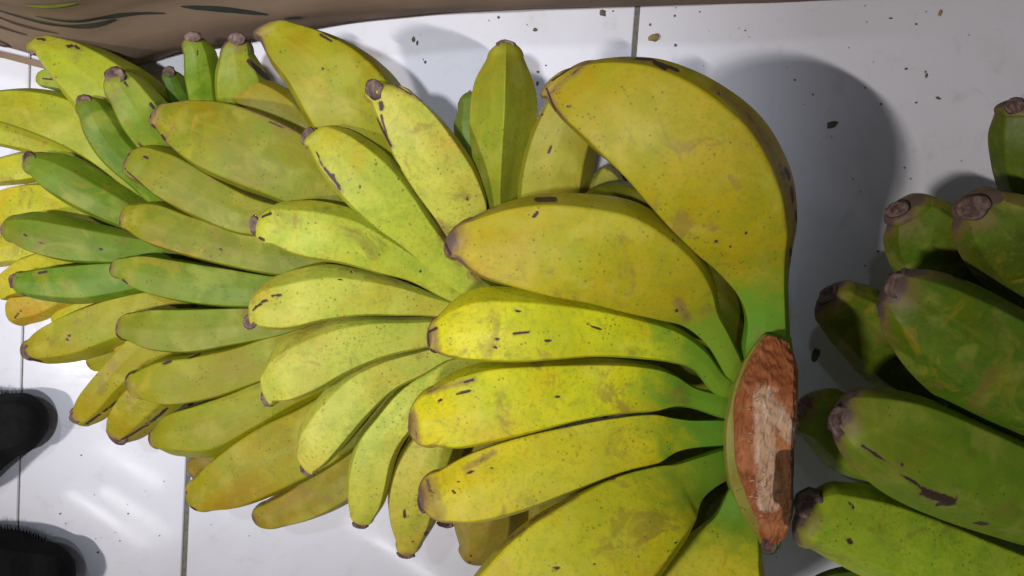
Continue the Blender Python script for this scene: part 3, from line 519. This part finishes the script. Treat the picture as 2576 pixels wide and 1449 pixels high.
# --- green hand on the right
R_F = [
 dict(c=(58,74,26), z=(.07,.09,.10), cap=(2556,268,26,20,-20), brown=.7, side=(.22,.05), st=[(2560,640,2760,640),(2512,500,2745,500),(2490,420,2720,420),(2482,345,2690,340),(2500,285,2650,280)], tip=(2560,256,34)),
 dict(c=(62,84,34), z=(.06,.085,.10), cap=(2262,527,32,19,-20), brown=.8, side=(.16,.12), st=[(2420,900,2620,760),(2330,790,2550,680),(2252,700,2480,605),(2222,620,2420,530),(2232,565,2345,495)], tip=(2262,524,30)),
 dict(c=(58,72,28), z=(.10,.13,.145), cap=(2452,520,46,30,-15), brown=.9, side=(.22,.05), st=[(2700,920,2900,760),(2560,800,2780,640),(2440,690,2700,560),(2395,600,2610,505),(2400,545,2520,484)], tip=(2440,515,46), label='large dark green banana with a brown blunt end'),
 dict(c=(72,90,34), z=(.05,.070,.085), cap=(2086,742,28,18,-45), brown=.7, side=(.10,.20), st=[(2420,1120,2500,980),(2290,1010,2400,880),(2190,965,2300,800),(2108,880,2210,730),(2060,815,2155,712)], tip=(2080,742,28)),
 dict(c=(66,90,32), z=(.11,.145,.155), cap=(2264,722,42,38,0), brown=1.0, side=(.20,.12), st=[(2780,1240,2900,960),(2620,1150,2760,870),(2440,1062,2600,790),(2310,960,2460,720),(2232,855,2360,684),(2206,775,2280,676)], tip=(2240,712,36), marks=[(2400,695,2430,705,8)], label='broad dark green banana with a puckered brown end'),
 dict(c=(94,116,40), z=(.08,.095,.11), cap=(2025,1030,24,24,0), brown=.7, side=(.12,.12), st=[(2460,1420,2500,1280),(2330,1340,2370,1200),(2200,1240,2260,1110),(2085,1175,2170,1020),(2018,1100,2110,980)], tip=(2006,1030,22)),
 dict(c=(82,104,36), z=(.125,.145,.150), cap=(2122,1056,38,40,0), brown=.95, side=(.16,.10), st=[(2860,1480,2900,1250),(2700,1410,2760,1170),(2530,1360,2610,1120),(2370,1308,2450,1050),(2225,1240,2300,990),(2125,1150,2190,975),(2090,1080,2140,984)], tip=(2100,1040,34),
      marks=[(2280,1220,2340,1240,16),(2325,1255,2350,1232,9),(2345,1192,6),(2425,1300,2440,1302,10),(2222,1148,2235,1150,6),(2140,1110,2280,1215,5),(2096,1010,2102,1060,5)], label='dark green banana with a black scab and a ringed brown end'),
 dict(c=(128,148,60), z=(.11,.115,.115), cap=(2040,1270,40,40,20), brown=.8, side=(.18,.16), st=[(2800,1700,2860,1460),(2600,1620,2680,1400),(2420,1560,2500,1330),(2270,1500,2360,1270),(2140,1435,2220,1225),(2040,1380,2100,1210)], tip=(2006,1300,36), marks=[(2105,1342,2112,1352,8),(2112,1258,2120,1264,6)], label='brightest green banana, lowest of the right hand'),
 dict(c=(60,76,30), z=(.05,.06,.06), brown=.2, st=[(2760,960,2860,760),(2600,880,2700,640),(2470,790,2560,560)], tip=(2420,640,0)),
 dict(c=(64,80,30), z=(.05,.06,.06), brown=.2, st=[(2760,1360,2860,1160),(2560,1260,2640,1020),(2400,1150,2470,930)], tip=(2330,1010,0)),
 dict(c=(64,80,30), z=(.04,.05,.05), brown=.2, st=[(2760,1560,2860,1360),(2520,1480,2600,1260),(2360,1400,2420,1200)], tip=(2270,1270,0)),
 dict(c=(52,72,28), z=(.04,.045,.045), brown=.3, side=(.1,.1), st=[(2500,1700,2560,1560),(2300,1600,2350,1480),(2130,1520,2180,1420)], tip=(2028,1470,0)),
]
hand('dark green hand of unripe bananas with corky ends entering from the right edge', 'banana hand', 'hands of cooking bananas on the tiles',
     (2700, 1100, .05), R_F, .60, dict(side=(.1,.1), rings=90, lump=.02, th=.8))

# ================================================================== brown carton along the top
box = empty('cardboard_box', at(1100, -60, 0)); tag(box, 'brown cardboard box with dark green print and a bulging lower edge, along the top', 'cardboard box')
bpy.context.view_layer.update()
edge = [(-260,55),(-100,76),(0,95),(110,128),(230,158),(340,163),(460,128),(600,103),(780,64),(950,42),(1300,22),(1700,7),(2200,-3),(2800,-12)]
E2 = cat(edge, np.linspace(0, 1, 140))
def wallpt(x, y, s):
    """s = 0 at the lower edge, 1 at the top fold, leaning back and bellied"""
    b = at(x, y, .0015); out = Vector((0.03, 1, 0)).normalized()
    belly = -.010 * math.sin(min(s * 2.2, 1) * math.pi) + .018 * s
    wr = .0028 * mnoise.noise((b[0] * 7, s * 9 + b[0] * 2, 1)) + .0006 * mnoise.noise((b[0] * 22, s * 26, 4))
    return np.array([b[0], b[1], .0015 + s * .16]) + np.array(out) * (belly + wr)
ns = 26; V = []; F = []
for (x, y) in E2:
    for k in range(ns): V.append(wallpt(x, y, k / (ns - 1)))
n0 = len(V)
for i in range(n0): V.append(V[i] + np.array([0, .004, 0]))
for i in range(len(E2) - 1):
    for k in range(ns - 1):
        a = i * ns + k; F.append((a, a + ns, a + ns + 1, a + 1)); F.append((n0 + a, n0 + a + 1, n0 + a + ns + 1, n0 + a + ns))
    F.append((i * ns, n0 + i * ns, n0 + (i + 1) * ns, (i + 1) * ns)); F.append((i * ns + ns - 1, (i + 1) * ns + ns - 1, n0 + (i + 1) * ns + ns - 1, n0 + i * ns + ns - 1))
mesh_obj('front_panel', V, F, M_CARD, box)
# floor of the carton, its ends and back, and a flap lying out at the left
tp = [wallpt(x, y, .97) for x, y in E2]
yb = max(p[1] for p in tp) + .26
def prism(name, poly, z0, z1, mat, parent):
    n = len(poly); V = [(p[0], p[1], z0) for p in poly] + [(p[0], p[1], z1) for p in poly]
    F = [tuple(range(n))[::-1], tuple(range(n, 2 * n))] + [(i, (i + 1) % n, (i + 1) % n + n, i + n) for i in range(n)]
    return mesh_obj(name, V, F, mat, parent, smooth=False)
xa, xb = tp[0][0], tp[-1][0]
prism('back_panel', [(xa, yb), (xb, yb), (xb, yb + .004), (xa, yb + .004)], .0015, .16, M_CARD, box)
prism('side_panel', [(xa + .0, tp[0][1] + .006), (xa + .004, tp[0][1] + .006), (xa + .004, yb - .001), (xa, yb - .001)], .0015, .16, M_CARD, box)
prism('side_panel', [(xb - .004, tp[-1][1] + .006), (xb, tp[-1][1] + .006), (xb, yb - .001), (xb - .004, yb - .001)], .0015, .16, M_CARD, box)
fl = [at(x, y, .006)[:2] for x, y in ((-260,90),(-20,124),(60,143),(150,168),(200,182),(190,190),(110,172),(0,143),(-260,95))]
prism('lower_flap', fl, .0012, .004, M_CARD, box)
# printing
def ink(pts, width, mat, name='printed_stroke'):
    """flat stroke printed on the panel: pts = (x along the edge curve 0..1, s up the panel)"""
    P = cat(pts, np.linspace(0, 1, 28)); V = []; F = []
    for i, (u, s) in enumerate(P):
        j = np.clip(u * (len(E2) - 1), 0, len(E2) - 1.001); e = E2[int(j)] * (1 - j % 1) + E2[int(j) + 1] * (j % 1)
        wv = width * math.sin(math.pi * (i + .6) / 29) ** .6
        for q in (-1, 1): V.append(wallpt(e[0], e[1], s + q * wv) + np.array([0, -.0006, .0001]))
    for i in range(len(P) - 1): F.append((2 * i, 2 * i + 1, 2 * i + 3, 2 * i + 2))
    return mesh_obj(name, V, F, mat, box, smooth=True)
def U(x): return float(np.interp(x, E2[:, 0], np.linspace(0, 1, len(E2))))
for pts, wd, m in [([(U(0), .34), (U(80), .30), (U(125), .27), (U(95), .235), (U(50), .24)], .010, M_FADED),
                   ([(U(60), .50), (U(120), .42), (U(210), .39)], .010, M_FADED), ([(U(110), .52), (U(190), .46), (U(290), .42)], .009, M_FADED),
                   ([(U(170), .55), (U(270), .49), (U(370), .44), (U(420), .43)], .012, M_INK), ([(U(280), .53), (U(400), .46), (U(520), .40)], .011, M_INK),
                   ([(U(560), .42), (U(640), .37), (U(730), .30)], .016, M_INK), ([(U(300), .64), (U(340), .62), (U(390), .60)], .014, M_LIME), ([(U(760), .25), (U(800), .24)], .01, M_INK)]:
    ink(pts, wd, m)

# ================================================================== black shoes at the left edge
def shoe(label, st, tip, z, spikes):
    root = empty('shoe', at(-60, st[0][1] + 60, 0)); tag(root, label, 'shoe', 'black shoes at the left edge'); bpy.context.view_layer.update()
    u, _, _ = tube('upper', st, tip, z, M_BLACK, root, side=(.16, .16), th=.9, rings=50, lump=.06, brown=0)
    s, _, _ = tube('sole', [(a, b - 2, c, d + 2) for a, b, c, d in st], (tip[0] + 3, tip[1], tip[2]), (.010, .010, .010), M_BLACK, root, side=(.04, .04), th=.16, rings=40, lump=.0, brown=0)
    V = []; F = []
    for k, (x, y, dx, dy) in enumerate(spikes):
        b = at(x, y, .009); t = at(x + dx, y + dy, .009); a = len(V); r = .0006
        for q in range(4): V.append(b + np.array([math.cos(q * 1.571) * r, math.sin(q * 1.571) * r, 0]))
        V.append(t); F += [(a + q, a + (q + 1) % 4, a + 4) for q in range(4)]
    o = mesh_obj('bristle_fringe', V, F, M_BLACK, root); tag(o, kind='stuff')
def arc(pts, n, ln):
    P = cat(pts, np.linspace(0, 1, n)); T = np.gradient(P, axis=0); T /= np.hypot(*T.T)[:, None]; out = []
    for p, t in zip(P, T):
        l = ln * random.uniform(.6, 1.3); a = random.uniform(-.6, .2); nx, ny = t[1], -t[0]
        out.append((p[0], p[1] + 3, (nx + t[0] * a) * l, (ny + t[1] * a) * l - 2))
    return out
shoe('black shoe toe with a bristly fringe at the left edge, the upper of two', [(-300,1320,-300,930),(-180,1290,-180,960),(-90,1255,-90,980),(-20,1195,-20,988),(40,1150,40,990)], (116,1058,0), (.02,.02,.016),
     arc([(-40,985),(0,988),(40,992),(75,1004),(100,1025)], 22, 11))
shoe('black shoe toe with a bristly fringe at the lower left corner, the lower of two', [(-300,1640,-300,1300),(-180,1620,-180,1315),(-60,1600,-60,1322),(40,1570,40,1335),(110,1530,110,1362)], (186,1440,0), (.022,.022,.017),
     arc([(-40,1325),(0,1328),(60,1338),(110,1358),(150,1390),(165,1410)], 34, 13))

# ================================================================== bits on the floor
def flake(label, cx, cy, rx, ry, ang, mat, kind='peel_flake', n=16, hgt=.0012):
    c = at(cx, cy, 0); k = H / FV * .8; V = []; F = []; s = random.random() * 30
    for lv, (rr, z) in enumerate(((1, .0002), (.92, .7), (.5, 1.0))):
        for j in range(n):
            a = 2 * math.pi * j / n; q = rr * (1 + .45 * mnoise.noise((math.cos(a) * 1.5 + s, math.sin(a) * 1.5, 0)))
            x = math.cos(a) * rx * q; y = math.sin(a) * ry * q; ca, sa = math.cos(R(ang)), math.sin(R(ang))
            V.append((c[0] + (x * ca - y * sa) * k, c[1] - (x * sa + y * ca) * k, .0002 if lv == 0 else hgt * z * (1 + .6 * mnoise.noise((x, y, s)))))
    for l in range(2):
        for j in range(n): F.append((l * n + j, l * n + (j + 1) % n, (l + 1) * n + (j + 1) % n, (l + 1) * n + j))
    F.append(tuple(range(2 * n, 3 * n)))
    o = mesh_obj(kind, V, F, mat); tag(o, label, 'debris', 'bits of dry peel on the floor'); return o
flake('tan dry peel flake on the tile, right of the grout line near the top', 1645, 94, 17, 11, -20, M_FLAKE, hgt=.003)
flake('grey peel flake with a tail just under the box, left of the grout line', 1516, 33, 11, 9, 60, M_FLAKE2)
flake('brown peel scrap lying in the shadow of the largest banana', 2092, 314, 18, 11, -25, M_FLAKE2)
flake('small triangular chip under the brown box, between box and upright banana', 1346, 75, 7, 6, 0, M_FLAKE2)
flake('dark red brown smear in the shade beside the cut crown', 2051, 893, 13, 24, 5, M_FLAKE2, hgt=.0007)
flake('curved pale hair-like scrap on the far right tiles', 2360, 247, 9, 4, 20, M_FLAKE2, hgt=.0006)
flake('greenish grey smear near the top right corner', 2365, 33, 6, 12, 15, M_FLAKE, hgt=.0005)
flake('tiny pink rubber bit against the half-hidden banana beside the upright one', 1181, 232, 5, 7, 10, M_PINK, 'rubber_bit')
dots = [(1353,181,6,4),(1254,44,5,5),(1542,28,3,3),(1697,40,4,4),(1699,114,5,5),(1635,62,4,5),(2304,61,4,4),(2304,258,4,4),(1999,201,4,4),(2216,262,4,4),(2176,221,3,3),(2275,422,3,3),(2327,181,3,4),(2330,190,5,9),(2279,173,6,4),
        (2045,238,3,3),(2091,346,2,2),(2146,450,2,3),(1999,541,2,2),(1352,210,5,9),(1070,156,4,6),(1065,150,2,3),(1040,100,7,10),(1050,108,5,9),(1373,165,3,3),(1326,62,2,2),(2240,46,7,3),(2175,15,2,2),(1874,77,3,3),(1760,30,3,3),
        (2290,450,2,3),(2340,690,3,3),(2208,632,5,4),(2176,668,3,3),(323,1292,3,3),(205,1145,3,2),(247,1389,4,4),(152,1292,3,3),(402,1347,3,2),(302,1360,3,2),(1305,1480,3,3),(1392,1372,2,2),(655,1245,3,3),(1230,52,2,2),(1700,20,2,2)]
V = []; F = []; k = H / FV
rs = [(x, y, a, b) for x, y, a, b in dots] + [(random.uniform(1700, 2450), random.uniform(20, 420), random.uniform(1, 2), random.uniform(1, 2)) for _ in range(12)] + [(random.uniform(120, 700), random.uniform(1200, 1440), random.uniform(1, 2), random.uniform(1, 2)) for _ in range(12)]
for (x, y, a_, b_) in rs:
    c = at(x, y, 0); a = len(V)
    for (q, z) in ((1, .0002), (.7, .0009)):
        for j in range(8):
            t = j * math.pi / 4; e = q * random.uniform(.75, 1.15); V.append((c[0] + math.cos(t) * a_ * .75 * k * e, c[1] + math.sin(t) * b_ * .75 * k * e, z))
    F += [(a + j, a + (j + 1) % 8, a + 8 + (j + 1) % 8, a + 8 + j) for j in range(8)]; F.append(tuple(range(a + 8, a + 16)))
o = mesh_obj('dirt_specks', V, F, M_FLAKE2); tag(o, 'small dark specks of dirt scattered over the white tiles', 'dirt', kind='stuff')
